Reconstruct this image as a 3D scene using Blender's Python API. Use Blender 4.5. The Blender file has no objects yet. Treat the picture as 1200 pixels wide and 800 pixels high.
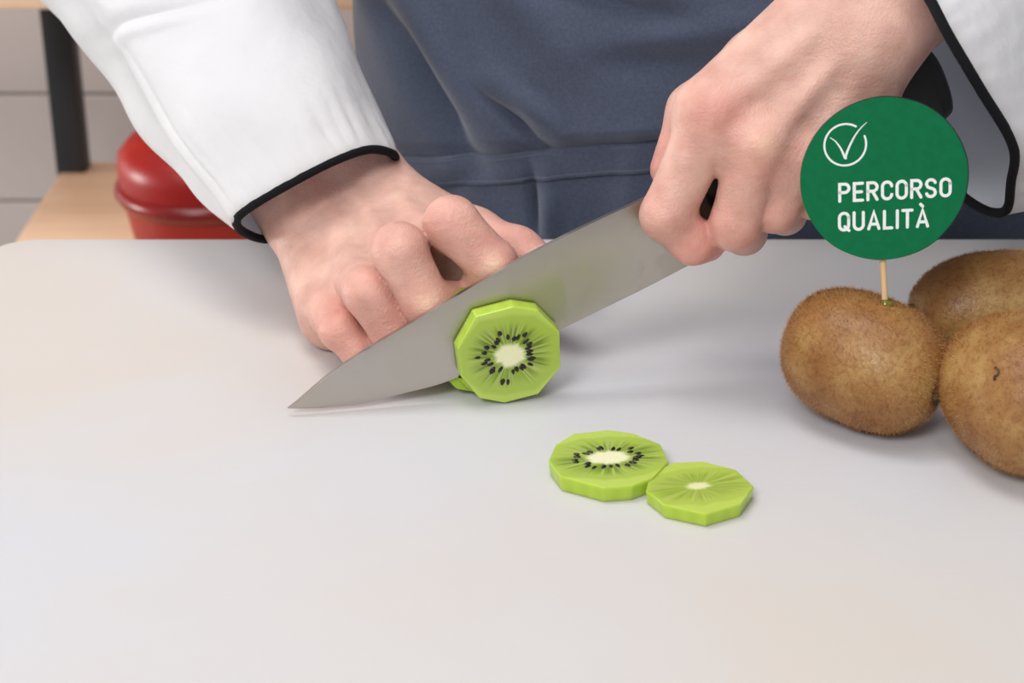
import bpy, bmesh, math, random
import numpy as np
from mathutils import Vector, Matrix, noise as mnoise

# ------------------------------------------------------------------ camera, world, lights
ZB = 0.90                      # height of the board's top face
CH = 0.352                     # camera height above the board
FPX = 2200.0                   # focal length in pixels of a 1200 px wide frame
PITCH = math.radians(25.0)
scene = bpy.context.scene
col = scene.collection
cam_data = bpy.data.cameras.new('camera')
cam = bpy.data.objects.new('camera', cam_data)
col.objects.link(cam)
cam.location = (0, 0, ZB + CH)
cam.rotation_euler = (math.pi/2 - PITCH, 0, 0)
cam_data.sensor_width = 36.0
cam_data.lens = FPX/1200*36.0
cam_data.clip_start = 0.02
cam_data.dof.use_dof = True
cam_data.dof.focus_distance = 0.775
cam_data.dof.aperture_fstop = 13.0
scene.camera = cam

world = bpy.data.worlds.new('world'); scene.world = world
world.use_nodes = True
bg = world.node_tree.nodes['Background']
bg.inputs['Color'].default_value = (0.98, 0.98, 1.0, 1)
bg.inputs['Strength'].default_value = 0.48

def area(name, loc, target, size, power, color=(1, 1, 1), size_y=None):
    l = bpy.data.lights.new(name, 'AREA'); l.energy = power; l.color = color
    l.shape = 'RECTANGLE'; l.size = size; l.size_y = size_y or size
    o = bpy.data.objects.new(name, l); col.objects.link(o)
    o.location = loc
    d = Vector(target) - Vector(loc)
    o.rotation_euler = d.to_track_quat('-Z', 'Y').to_euler()
    return o
area('softbox_key', (-.62, -0.72, ZB+1.35), (.0, .76, ZB), 0.65, 21, (1, .99, .98), 0.55)
area('overhead_fill', (-.15, .45, ZB+1.7), (.0, .74, ZB), 0.8, 5, (1, .99, .98), 0.6)  # added fill from above to brighten the hand holding the kiwi
area('wall_fill', (-.5, 0.9, ZB+1.6), (-.4, 1.78, ZB-.2), 0.8, 11, (1, .99, .99), 0.5)  # unseen fill aimed at the tile wall, added to brighten it
area('side_fill', (-1.9, 1.25, ZB-.12), (-.3, 1.75, ZB-.22), 0.5, 18, (1, .97, .94), 0.25)  # invented fill low on the left, lifts wall and shelf below the upper board
scene.view_settings.view_transform = 'Standard'
scene.view_settings.look = 'None'
scene.view_settings.gamma = 1.0
scene.view_settings.exposure = -0.04
scene.view_settings.use_curve_mapping = False

# ------------------------------------------------------------------ projection helpers (points of the photograph -> places in the room)
cs, sn = math.cos(PITCH), math.sin(PITCH)
def ray(px, py):
    a = (px-600)/FPX; b = -(py-400)/FPX
    return Vector((a, cs + b*sn, -sn + b*cs))
def P(px, py, Y):
    r = ray(px, py); t = Y/r.y
    return Vector((r.x*t, Y, ZB + CH + r.z*t))
def PZ(px, py, z):
    r = ray(px, py); t = (z-CH)/r.z
    return Vector((r.x*t, r.y*t, ZB + z))
KA = math.radians(12)
K0 = Vector((-.004, .7015, ZB)); KN = Vector((math.sin(KA), -math.cos(KA), 0))   # plane of the blade
def PK(px, py):
    r = ray(px, py); o = Vector((0, 0, ZB+CH))
    t = (K0-o).dot(KN)/r.dot(KN)
    return o + r*t

# ------------------------------------------------------------------ object helpers
def mesh_obj(name, verts, faces, mat=None, parent=None, smooth=True, auto=None):
    me = bpy.data.meshes.new(name)
    if isinstance(verts, np.ndarray): verts = verts.tolist()
    if isinstance(faces, np.ndarray): faces = faces.tolist()
    me.from_pydata([tuple(v) for v in verts], [], faces)
    me.validate(); me.update()
    if smooth: me.shade_smooth()
    if auto is not None: me.set_sharp_from_angle(angle=math.radians(auto))
    if mat: me.materials.append(mat)
    o = bpy.data.objects.new(name, me); col.objects.link(o)
    if parent:
        o.parent = parent
    return o
def recentre(o, c):
    """put the object's origin at c (world) while its shape stays where it is"""
    o.data.transform(Matrix.Translation(-Vector(c))); o.location = c
    return o
def bm_obj(name, bm, mat=None, parent=None, smooth=True, auto=35):
    bmesh.ops.recalc_face_normals(bm, faces=bm.faces)
    me = bpy.data.meshes.new(name); bm.to_mesh(me); bm.free()
    if smooth:
        me.shade_smooth(); me.set_sharp_from_angle(angle=math.radians(auto))
    if mat: me.materials.append(mat)
    o = bpy.data.objects.new(name, me); col.objects.link(o)
    if parent: o.parent = parent
    return o
def box(name, lo, hi, mat, parent=None, bev=0.0, seg=2):
    bm = bmesh.new()
    bmesh.ops.create_cube(bm, size=1)
    lo = Vector(lo); hi = Vector(hi); c = (lo+hi)/2; s = hi-lo
    for v in bm.verts: v.co = Vector((v.co.x*s.x, v.co.y*s.y, v.co.z*s.z))
    if bev: bmesh.ops.bevel(bm, geom=bm.edges[:], offset=bev, segments=seg, profile=.5, affect='EDGES')
    o = bm_obj(name, bm, mat, parent); o.location = c
    if parent: o.location = c - parent.matrix_world.translation if False else c - Vector(parent.location)
    return o
def empty(name, loc, label=None, cat=None, group=None):
    o = bpy.data.objects.new(name, None); col.objects.link(o); o.location = loc
    o.empty_display_size = 0.03
    tag(o, label, cat, group); return o
def tag(o, label=None, cat=None, group=None, kind=None):
    if label: o['label'] = label
    if cat: o['category'] = cat
    if group: o['group'] = group
    if kind: o['kind'] = kind
    return o
def under(parent, o):
    """parent a mesh built in world coordinates"""
    o.parent = parent; o.location = Vector(o.location) - Vector(parent.location); return o
def ss(x, a, b):
    t = np.clip((x-a)/(b-a), 0, 1); return t*t*(3-2*t)
def catmull(pts, n, closed=False):
    pts = [Vector(p) for p in pts]; m = len(pts); out = []
    segs = m if closed else m-1
    for i in range(n):
        u = i*segs/(n if closed else n-1)
        k = min(int(u), segs-1); f = u-k
        g = (lambda j: pts[j % m]) if closed else (lambda j: pts[max(0, min(m-1, j))])
        p0, p1, p2, p3 = g(k-1), g(k), g(k+1), g(k+2)
        out.append(.5*((2*p1)+(p2-p0)*f+(2*p0-5*p1+4*p2-p3)*f*f+(3*p1-p0-3*p2+p3)*f**3))
    return out
def tube(pts, r, n=10, closed=False, cap=True):
    pts = [Vector(p) for p in pts]; m = len(pts)
    R = r if hasattr(r, '__len__') else [r]*m
    V = []; F = []; prev = None
    for i, p in enumerate(pts):
        a = pts[(i-1) % m] if (closed or i > 0) else p
        b = pts[(i+1) % m] if (closed or i < m-1) else p
        t = (b-a).normalized()
        if prev is None:
            nrm = t.orthogonal().normalized()
        else:
            nrm = (prev - t*prev.dot(t)).normalized()
        prev = nrm; bn = t.cross(nrm)
        for k in range(n):
            th = 2*math.pi*k/n
            V.append(p + (nrm*math.cos(th)+bn*math.sin(th))*R[i])
    for i in range(m if closed else m-1):
        j = (i+1) % m
        for k in range(n):
            F.append((i*n+k, i*n+(k+1) % n, j*n+(k+1) % n, j*n+k))
    if cap and not closed:
        F.append(tuple(range(n))[::-1]); F.append(tuple((m-1)*n+k for k in range(n)))
    return V, F

# ------------------------------------------------------------------ materials
def s2l(c):
    return tuple(((x/255)/12.92 if x/255 <= .04045 else ((x/255+.055)/1.055)**2.4) for x in c)
def mat(name, rgb, rough=.5, metal=0, spec=.5, sss=0, sssr=(1, .4, .25), scale=.004, coat=0, sheen=0):
    m = bpy.data.materials.new(name); m.use_nodes = True
    b = m.node_tree.nodes['Principled BSDF']
    c = s2l(rgb)
    b.inputs['Base Color'].default_value = (*c, 1)
    b.inputs['Roughness'].default_value = rough
    b.inputs['Metallic'].default_value = metal
    b.inputs['Specular IOR Level'].default_value = spec
    if sss:
        b.inputs['Subsurface Weight'].default_value = sss
        b.inputs['Subsurface Radius'].default_value = sssr
        b.inputs['Subsurface Scale'].default_value = scale
    b.inputs['Coat Weight'].default_value = coat
    b.inputs['Sheen Weight'].default_value = sheen
    return m
def N(m, t, **kw):
    n = m.node_tree.nodes.new(t)
    for k, v in kw.items():
        if k in n.inputs: n.inputs[k].default_value = v
        else: setattr(n, k, v)
    return n
def L(m, a, b): m.node_tree.links.new(a, b)
def coords(m, scale=(1, 1, 1)):
    tc = N(m, 'ShaderNodeTexCoord'); mp = N(m, 'ShaderNodeMapping')
    mp.inputs['Scale'].default_value = scale
    L(m, tc.outputs['Object'], mp.inputs['Vector']); return mp.outputs['Vector']
def noise_col(m, c1, c2, scale, detail=4, lo=.35, hi=.65, stretch=(1, 1, 1), dist=0):
    """base colour varying between two colours with procedural noise"""
    v = coords(m, stretch)
    n = N(m, 'ShaderNodeTexNoise', Scale=scale, Detail=detail, Distortion=dist)
    L(m, v, n.inputs['Vector'])
    r = N(m, 'ShaderNodeValToRGB')
    r.color_ramp.elements[0].position = lo; r.color_ramp.elements[1].position = hi
    r.color_ramp.elements[0].color = (*s2l(c1), 1); r.color_ramp.elements[1].color = (*s2l(c2), 1)
    L(m, n.outputs['Fac'], r.inputs['Fac'])
    L(m, r.outputs['Color'], m.node_tree.nodes['Principled BSDF'].inputs['Base Color'])
    return r
def bump(m, scale, strength, distance, detail=4, stretch=(1, 1, 1), tex='noise', prev=None):
    v = coords(m, stretch)
    if tex == 'noise': n = N(m, 'ShaderNodeTexNoise', Scale=scale, Detail=detail); out = n.outputs['Fac']
    elif tex == 'voronoi': n = N(m, 'ShaderNodeTexVoronoi', Scale=scale); out = n.outputs['Distance']
    else: n = N(m, 'ShaderNodeTexWave', Scale=scale); out = n.outputs['Fac']
    L(m, v, n.inputs['Vector'])
    b = N(m, 'ShaderNodeBump', Strength=strength, Distance=distance)
    L(m, out, b.inputs['Height'])
    if prev: L(m, prev.outputs['Normal'], b.inputs['Normal'])
    L(m, b.outputs['Normal'], m.node_tree.nodes['Principled BSDF'].inputs['Normal'])
    return b
def vcol(m, name='tint'):
    a = N(m, 'ShaderNodeVertexColor'); a.layer_name = name
    L(m, a.outputs['Color'], m.node_tree.nodes['Principled BSDF'].inputs['Base Color']); return a
def set_vcol(o, C, name='tint'):
    at = o.data.color_attributes.new(name, 'FLOAT_COLOR', 'POINT')
    C = np.asarray(C, dtype=np.float32)
    if C.shape[1] == 3: C = np.hstack([C, np.ones((len(C), 1), np.float32)])
    at.data.foreach_set('color', C.ravel())

M = {}
m = mat('board_plastic', (238, 236, 238), .42, spec=.4, sss=.25, sssr=(1, 1, 1), scale=.006); M['board'] = m
r = noise_col(m, (206, 206, 211), (209, 200, 191), 3.2, 5, .38, .68, dist=.3)
b1 = bump(m, 9, .05, .002, 6, (1, 30, 1)); bump(m, 900, .12, .0003, 3, prev=b1)
m = mat('tile_glaze', (176, 166, 164), .35); M['tile'] = m; noise_col(m, (196, 186, 182), (208, 198, 195), 3, 5)
M['grout'] = mat('grout', (158, 149, 146), .9); bump(M['grout'], 300, .3, .001)
m = mat('pale_wood', (206, 166, 128), .5); M['wood'] = m; noise_col(m, (226, 188, 154), (238, 206, 174), 9, 6, .3, .7, (1, 14, 14)); bump(m, 40, .2, .001, 4, (1, 14, 14))
M['black_metal'] = mat('black_powder_coated_steel', (22, 24, 28), .45); bump(M['black_metal'], 600, .15, .0004)
m = mat('red_enamel', (150, 10, 6), .38); M['red'] = m; noise_col(m, (140, 6, 4), (162, 14, 5), 14, 3)
m = mat('dark_red_rim', (120, 8, 8), .3); M['dark_red'] = m; noise_col(m, (110, 6, 6), (130, 10, 9), 30, 3)
m = mat('steel_top', (170, 172, 175), .35, 1); M['steel_top'] = m; bump(m, 60, .1, .0005, 3, (1, 40, 1))
m = mat('floor_tile', (120, 112, 106), .5); M['floor'] = m; noise_col(m, (112, 104, 99), (128, 120, 114), 4)
m = mat('white_cotton', (238, 243, 252), .85, sheen=.15); M['white'] = m
b1 = bump(m, 28, .22, .004, 3, (1, 1, 1)); bump(m, 1500, .25, .0003, 2, prev=b1)
m = mat('grey_lining', (246, 243, 240), .9); M['lining'] = m; b1 = bump(m, 45, .6, .004, 3); bump(m, 1500, .25, .0003, 2, prev=b1)
def translucent(m, k, colr):
    nt = m.node_tree; out = [n_ for n_ in nt.nodes if n_.type == 'OUTPUT_MATERIAL'][0]
    b_ = nt.nodes['Principled BSDF']; t_ = nt.nodes.new('ShaderNodeBsdfTranslucent'); t_.inputs['Color'].default_value = (*s2l(colr), 1)
    x_ = nt.nodes.new('ShaderNodeMixShader'); x_.inputs[0].default_value = k
    nt.links.new(b_.outputs[0], x_.inputs[1]); nt.links.new(t_.outputs[0], x_.inputs[2]); nt.links.new(x_.outputs[0], out.inputs['Surface'])
translucent(M['white'], .18, (236, 241, 250)); translucent(M['lining'], .45, (244, 244, 246))
m = mat('black_piping', (13, 14, 19), .85, spec=.25); M['piping'] = m; bump(m, 1400, .5, .0004, 2)
m = mat('slate_blue_cotton', (68, 76, 97), .82, sheen=.25); M['apron'] = m
noise_col(m, (62, 70, 90), (75, 83, 104), 700, 4, .3, .7)
b1 = bump(m, 22, .25, .004, 4, (1, 1, 1.6)); bump(m, 1400, .35, .0003, 2, prev=b1)
m = mat('stitch_thread', (98, 105, 124), .8); M['stitch'] = m; bump(m, 900, .3, .0003)
m = mat('trouser_cloth', (30, 32, 38), .85); M['trouser'] = m; bump(m, 500, .3, .0005)
# skin
m = mat('skin', (214, 160, 142), .46, spec=.38, sss=.45, sssr=(1, .32, .18), scale=.006); M['skin'] = m
a = vcol(m)
b0 = bump(m, 75, .22, .0025, 4, (1, 1, 1.4)); b1 = bump(m, 210, .30, .0012, 5, (.7, 1, 1.6), prev=b0); b2 = bump(m, 1000, .35, .0005, 2, tex='voronoi', prev=b1)
v = coords(m); n = N(m, 'ShaderNodeTexNoise', Scale=75, Detail=6); L(m, v, n.inputs['Vector'])
rp = N(m, 'ShaderNodeValToRGB'); rp.color_ramp.elements[0].position = .3; rp.color_ramp.elements[1].position = .72
rp.color_ramp.elements[0].color = (.82, .72, .71, 1); rp.color_ramp.elements[1].color = (1.06, 1.06, 1.06, 1)
L(m, n.outputs['Fac'], rp.inputs['Fac'])
mx = N(m, 'ShaderNodeMix', data_type='RGBA', blend_type='MULTIPLY'); mx.inputs[0].default_value = 1
L(m, a.outputs['Color'], mx.inputs[6]); L(m, rp.outputs['Color'], mx.inputs[7])
L(m, mx.outputs[2], m.node_tree.nodes['Principled BSDF'].inputs['Base Color'])
# blade
m = mat('polished_steel', (190, 184, 176), .22, 1); M['blade'] = m
v = coords(m, (1, 1, 1)); n = N(m, 'ShaderNodeTexNoise', Scale=38, Detail=6, Distortion=1.2); L(m, v, n.inputs['Vector'])
rp = N(m, 'ShaderNodeValToRGB'); rp.color_ramp.elements[0].position = .52; rp.color_ramp.elements[1].position = .56
rp.color_ramp.elements[0].color = (.31,)*3+(1,); rp.color_ramp.elements[1].color = (.40,)*3+(1,)
L(m, n.outputs['Fac'], rp.inputs['Fac']); L(m, rp.outputs['Color'], m.node_tree.nodes['Principled BSDF'].inputs['Roughness'])
bump(m, 30, .02, .0005, 3, (1, 1, 40))
m = mat('black_handle', (10, 10, 12), .45); M['handle'] = m; bump(m, 700, .2, .0003)
# kiwi
m = mat('kiwi_flesh', (160, 190, 60), .28, spec=.5, sss=.35, sssr=(.8, 1, .25), scale=.005); M['flesh'] = m; vcol(m); bump(m, 420, .18, .0006, 4)
m = mat('kiwi_seed', (26, 20, 20), .25); M['seed'] = m; bump(m, 2000, .2, .0001)
m = mat('kiwi_skin', (150, 108, 62), .4, spec=.45); M['kskin'] = m
v = coords(m)
n = N(m, 'ShaderNodeTexNoise', Scale=38, Detail=7, Roughness=.62); L(m, v, n.inputs['Vector'])
rp = N(m, 'ShaderNodeValToRGB'); rp.color_ramp.elements[0].position = .30; rp.color_ramp.elements[1].position = .72
rp.color_ramp.elements[0].color = (*s2l((132, 82, 40)), 1); rp.color_ramp.elements[1].color = (*s2l((184, 150, 94)), 1)
e = rp.color_ramp.elements.new(.5); e.color = (*s2l((156, 112, 62)), 1)
L(m, n.outputs['Fac'], rp.inputs['Fac'])
n2 = N(m, 'ShaderNodeTexNoise', Scale=420, Detail=3); L(m, v, n2.inputs['Vector'])
rp2 = N(m, 'ShaderNodeValToRGB'); rp2.color_ramp.elements[0].position = .36; rp2.color_ramp.elements[1].position = .5
rp2.color_ramp.elements[0].color = (.8, .74, .68, 1); rp2.color_ramp.elements[1].color = (1, 1, 1, 1)
L(m, n2.outputs['Fac'], rp2.inputs['Fac'])
mx = N(m, 'ShaderNodeMix', data_type='RGBA', blend_type='MULTIPLY'); mx.inputs[0].default_value = 1
L(m, rp.outputs['Color'], mx.inputs[6]); L(m, rp2.outputs['Color'], mx.inputs[7])
L(m, mx.outputs[2], m.node_tree.nodes['Principled BSDF'].inputs['Base Color'])
b1 = bump(m, 60, .25, .002, 4); bump(m, 700, .5, .0006, 3, prev=b1)
m = mat('kiwi_fuzz', (176, 124, 70), .7); M['fuzz'] = m; noise_col(m, (160, 106, 56), (200, 150, 94), 60, 3)
m = mat('kiwi_stem', (70, 48, 28), .8); M['stem'] = m; noise_col(m, (44, 30, 18), (110, 82, 52), 300, 3); bump(m, 500, .8, .001)
m = mat('kiwi_juice', (150, 140, 30), .08, spec=.8); M['juice'] = m; m.node_tree.nodes['Principled BSDF'].inputs['Transmission Weight'].default_value = .6; noise_col(m, (140, 130, 20), (170, 160, 40), 300, 2)
m = mat('green_print', (0, 108, 68), .6, spec=.2); M['green'] = m; noise_col(m, (0, 106, 63), (1, 111, 68), 250, 3); bump(m, 900, .06, .0002)
m = mat('white_print', (240, 244, 240), .5); M['white_print'] = m; noise_col(m, (236, 241, 237), (244, 247, 244), 250, 2)
m = mat('dark_card_edge', (20, 34, 28), .7); M['card'] = m; noise_col(m, (16, 28, 24), (26, 42, 34), 250, 2)
m = mat('toothpick_wood', (226, 190, 142), .55); M['pick'] = m; noise_col(m, (216, 176, 126), (234, 202, 158), 200, 4, stretch=(1, 1, .1))

# ------------------------------------------------------------------ the room
fl = box('floor', (-2.2, -1.6, -.05), (2.2, 1.9, 0), M['floor']); tag(fl, kind='structure')
WY = 1.78
wl = box('wall_back', (-2.2, WY, 0), (2.2, WY+.12, 2.6), M['grout']); tag(wl, 'wall of grey beige glazed tiles behind the shelving', kind='structure')
tw, th, gap = .60, .112, .003
zc = ZB - .318 + .0      # joint height taken from the photograph
z0 = zc - 6*th
tile_me = None
for i in range(14):
    for j in range(3, 14):
        x = P(74, 100, WY).x + (i-3)*tw; z = z0 + j*th
        if x > 2.1: continue
        if tile_me is None:
            t = box('tile', (x, WY-.006, z), (x+tw-gap, WY+.001, z+th-gap), M['tile'], wl, .0012, 1)
            tile_me = t.data
        else:
            t = bpy.data.objects.new('tile', tile_me); col.objects.link(t); t.parent = wl
            c = Vector((x+(tw-gap)/2, WY-.0025, z+(th-gap)/2)); t.location = c - Vector(wl.location)

# counter that carries the board
ctr = empty('kitchen_counter', (0.05, .5, 0), 'steel topped work counter under the white cutting board', 'counter')
def pbox(name, lo, hi, mt, par, bev=0, seg=2): return box(name, lo, hi, mt, par, bev, seg)
pbox('worktop', (-.9, .02, ZB-.06), (1.0, .874, ZB-.02), M['steel_top'], ctr, .003)
for sx in (-.85, .95):
    for sy in (.08, .82): pbox('leg', (sx-.02, sy-.02, 0), (sx+.02, sy+.02, ZB-.06), M['steel_top'], ctr, .003)
pbox('lower_shelf', (-.87, .06, .2), (.97, .84, .23), M['steel_top'], ctr, .003)

# shelving unit behind the cook
LS = ZB - .222            # top of lower shelf
sh = empty('shelving_unit', (-.2, 1.5, 0), 'pale wooden shelving unit with black metal posts behind the cook', 'shelf')
xl = P(72, 200, 1.60).x
pbox('lower_board', (xl, 1.18, LS-.025), (.62, 1.62, LS), M['wood'], sh, .003)
US = P(300, 12, 1.40).z
pbox('upper_board', (xl-.35, 1.40, US), (.62, 1.66, US+.026), M['wood'], sh, .003)
xp = P(86, 195, 1.60).x
for x in (xp, .58):
    pbox('post', (x-.013, 1.588, 0), (x+.013, 1.614, US), M['black_metal'], sh, .002)
for x in (xl+.03, .58):
    pbox('post', (x-.013, 1.20, 0), (x+.013, 1.226, LS-.025), M['black_metal'], sh, .002)
    pbox('bolt', (x+.034, 1.585, LS), (x+.046, 1.60, LS+.012), M['black_metal'], sh, .003)

# red pot with lid
def lathe(prof, n=64):
    V = []; F = []
    for r_, z_ in prof:
        for k in range(n):
            a_ = 2*math.pi*k/n; V.append((r_*math.cos(a_), r_*math.sin(a_), z_))
    for i in range(len(prof)-1):
        for k in range(n):
            F.append((i*n+k, i*n+(k+1) % n, (i+1)*n+(k+1) % n, (i+1)*n+k))
    F.append(tuple(range(n))[::-1]); F.append(tuple((len(prof)-1)*n+k for k in range(n)))
    return V, F
pc = P(243, 200, 1.36)
hr = pc.z - LS - .007
pot = empty('red_pot', (pc.x, 1.36, LS), 'shiny red round pot with a domed lid and dark rim on the lower shelf', 'pot')
R_ = .070
mesh_obj('pot_body', *lathe([(.048, 0), (.052, .002), (R_*.86, hr*.5), (R_*.93, hr-.012), (R_*.90, hr-.010)]), M['red'], pot, auto=40)
mesh_obj('rim', *lathe([(R_*.9, hr-.014), (R_*.97, hr-.012), (R_*1.02, hr-.006), (R_*1.01, hr-.001), (R_*.96, hr+.002), (R_*.88, hr+.002)]), M['dark_red'], pot, auto=60)
mesh_obj('lid', *lathe([(R_*.955, hr), (R_*.97, hr+.014), (R_*.95, hr+.024), (R_*.84, hr+.033), (R_*.5, hr+.039), (R_*.2, hr+.041), (.002, hr+.0415)]), M['red'], pot, auto=60)
mesh_obj('knob', *lathe([(.008, hr+.041), (.007, hr+.049), (.014, hr+.053), (.015, hr+.058), (.010, hr+.062), (.001, hr+.063)], 24), M['dark_red'], pot, auto=60)

# ------------------------------------------------------------------ cutting board
def rounded_rect(x0, y0, x1, y1, r, n=12):
    pts = []
    for cx, cy, a0 in ((x1-r, y1-r, 0), (x0+r, y1-r, 90), (x0+r, y0+r, 180), (x1-r, y0+r, 270)):
        for k in range(n+1):
            a_ = math.radians(a0+90*k/n); pts.append((cx+r*math.cos(a_), cy+r*math.sin(a_)))
    return pts
bx0, by0, bx1, by1 = -.262, .420, .345, .878
bm = bmesh.new()
vs = [bm.verts.new((x-.04, y-.65, 0)) for x, y in rounded_rect(bx0, by0, bx1, by1, .026)]
f = bm.faces.new(vs)
ex = bmesh.ops.extrude_face_region(bm, geom=[f]); up = [g for g in ex['geom'] if isinstance(g, bmesh.types.BMVert)]
for v in up: v.co.z += .02
ed = [e for e in bm.edges if abs(e.verts[0].co.z-e.verts[1].co.z) < 1e-6]
bmesh.ops.bevel(bm, geom=ed, offset=.0025, segments=4, profile=.5, affect='EDGES')
board = bm_obj('cutting_board', bm, M['board'], auto=40); board.location = (.04, .65, ZB-.02)
tag(board, 'large white plastic cutting board with rounded corners', 'cutting board')

# ------------------------------------------------------------------ kiwi slices and the kiwi being cut
def poly_r(th, n, seed, R):
    """radius of an outline peeled with straight knife cuts"""
    rnd = random.Random(seed); best = None
    for k in range(n):
        a_ = 2*math.pi*(k+rnd.uniform(-.22, .22))/n; dd = R*rnd.uniform(.955, 1.0)*math.cos(math.pi/n)*1.02
        c = math.cos(th-a_)
        if c > .2:
            v_ = dd/c; best = v_ if best is None or v_ < best else best
    return min(best, R*1.06)
def flesh_col(r, th, ecc, seed, pale=0, core=.22):
    """colour of kiwi flesh at relative radius r, angle th"""
    x = r*math.cos(th); y = r*math.sin(th)
    rc = math.hypot(x*(1-ecc), y*(1+ecc))
    green = np.array(s2l((142, 170, 52))); outer = np.array(s2l((168, 192, 78))); edge = np.array(s2l((186, 208, 96)))
    dark = np.array(s2l((84, 108, 34))); ray_ = np.array(s2l((196, 206, 122))); cream = np.array(s2l((238, 236, 196)))
    wob = mnoise.noise(Vector((math.cos(th)*2.2, math.sin(th)*2.2, seed)))*.05 + mnoise.noise(Vector((math.cos(th)*9, math.sin(th)*9, seed)))*.03
    c = green*(1-ss(rc, .45, .8)) + outer*ss(rc, .45, .8)
    c = c*(1-ss(rc, .86, .98)) + edge*ss(rc, .86, .98)
    st = mnoise.noise(Vector((math.cos(th)*11, math.sin(th)*11, seed+5+rc*.8)))
    st2 = mnoise.noise(Vector((math.cos(th)*24, math.sin(th)*24, seed+9+rc*.8)))
    zone = ss(rc, core, core+.1)*(1-ss(rc, .5, .82+wob*2))
    kd = np.clip(.5+st*1.5, 0, 1)*zone*(1-.5*pale)
    c = c*(1-.75*kd) + dark*.75*kd
    kr = np.clip(st2*2.8, 0, 1)*ss(rc, core, core+.06)*(1-ss(rc, .55, .86))
    c = c*(1-.62*kr) + ray_*.62*kr
    kc = 1-ss(rc+wob, core-.03, core+.08)
    c = c*(1-kc)+cream*kc
    return c*(1-.25*pale) + np.array(s2l((190, 206, 90)))*.25*pale if pale else c
def flesh_disc(name, R, T, nfac, seed, ecc, parent, pale=0, core=.22, taper=.97, NT=264, NR=44):
    """a slice: flat polar face at z=0 looking up (+Z), body down to z=-T"""
    V = []; C = []; F = []
    rr = [poly_r(2*math.pi*k/NT, nfac, seed, R) for k in range(NT)]
    side = np.array(s2l((176, 204, 66)))
    def ring(s, z, colf):
        for k in range(NT):
            a_ = 2*math.pi*k/NT; r_ = rr[k]*s
            V.append((r_*math.cos(a_), r_*math.sin(a_), z)); C.append(colf(s, a_))
    for i in range(1, NR+1):
        s = i/NR*.985; ring(s, -.00012*abs(math.sin(9*s))*0 , lambda s_, a_: flesh_col(s_, a_, ecc, seed, pale, core))
    ring(1.0, -.0005, lambda s_, a_: side)
    for q in range(1, 6): ring(1-(1-taper)*q/5, -.0005-(T-.001)*q/5, lambda s_, a_: side*(1-.04*math.sin(a_*nfac*2)))
    ring(taper*.98, -T, lambda s_, a_: side)
    nr = NR+7
    for i in range(nr-1):
        for k in range(NT): F.append((i*NT+k, (i+1)*NT+k, (i+1)*NT+(k+1) % NT, i*NT+(k+1) % NT))
    V.append((0, 0, 0)); C.append(flesh_col(0, 0, ecc, seed, pale, core)); ci = len(V)-1
    for k in range(NT): F.append((ci, k, (k+1) % NT))
    V.append((0, 0, -T)); C.append(side); ci = len(V)-1
    for k in range(NT): F.append((ci, (nr-1)*NT+(k+1) % NT, (nr-1)*NT+k))
    o = mesh_obj(name, V, F, M['flesh'], parent, auto=55); set_vcol(o, C); return o
def seeds(R, ecc, seed, n, parent, r0=.36, r1=.6, big=1.0):
    rnd = random.Random(seed); V = []; F = []
    for k in range(n):
        th = 2*math.pi*(k+rnd.uniform(-.35, .35))/n
        rc = rnd.uniform(r0, r1) if rnd.random() < .45 else rnd.uniform(r0, r0+.1)
        x = rc*math.cos(th)/(1-ecc)*R; y = rc*math.sin(th)/(1+ecc)*R
        d = Vector((x, y, 0)).normalized(); n_ = Vector((-d.y, d.x, 0))
        a_ = .0011*big*rnd.uniform(.8, 1.15); b_ = .00062*big*rnd.uniform(.8, 1.2)
        base = len(V); nu, nv = 8, 5
        for j in range(nv+1):
            ph = math.pi*j/nv
            for i in range(nu):
                t = 2*math.pi*i/nu
                w = math.sin(ph)
                p = Vector((x, y, .00005)) + d*(a_*math.cos(ph)) + n_*(b_*w*(1-.25*math.cos(ph))*math.cos(t)) + Vector((0, 0, .0004*w*math.sin(t)))
                V.append(p)
        for j in range(nv):
            for i in range(nu): F.append((base+j*nu+i, base+j*nu+(i+1) % nu, base+(j+1)*nu+(i+1) % nu, base+(j+1)*nu+i))
    o = mesh_obj('seeds', V, F, M['seed'], parent); tag(o, kind='stuff'); return o

# two slices lying on the board
def lying_slice(px, py, R, T, seed, ecc, rot, nf, tilt, label, sd, pale, core):
    p = PZ(px, py, T)
    e_ = empty('kiwi_slice', (p.x, p.y, ZB), label, 'kiwi slice', 'kiwi slices lying on the board')
    e_.rotation_euler = (tilt[0], tilt[1], rot)
    s_ = flesh_disc('flesh', R, T, nf, seed, ecc, e_, pale, core); s_.location = (0, 0, T)
    if sd:
        q = seeds(R, ecc, seed+3, sd, e_, core+.09, core+.24, 1.4); q.location = (0, 0, T)
    return e_
lying_slice(713, 536, .0232, .0068, 11, .24, .16, 11, (0, 0), 'left kiwi slice lying flat, a ring of black seeds round a cream core', 24, .1, .25)
lying_slice(818, 569, .0201, .0060, 23, .30, .25, 9, (0, 0), 'seedless pale green kiwi slice lying flat, touching the seeded slice', 0, 1, .14)

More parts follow.
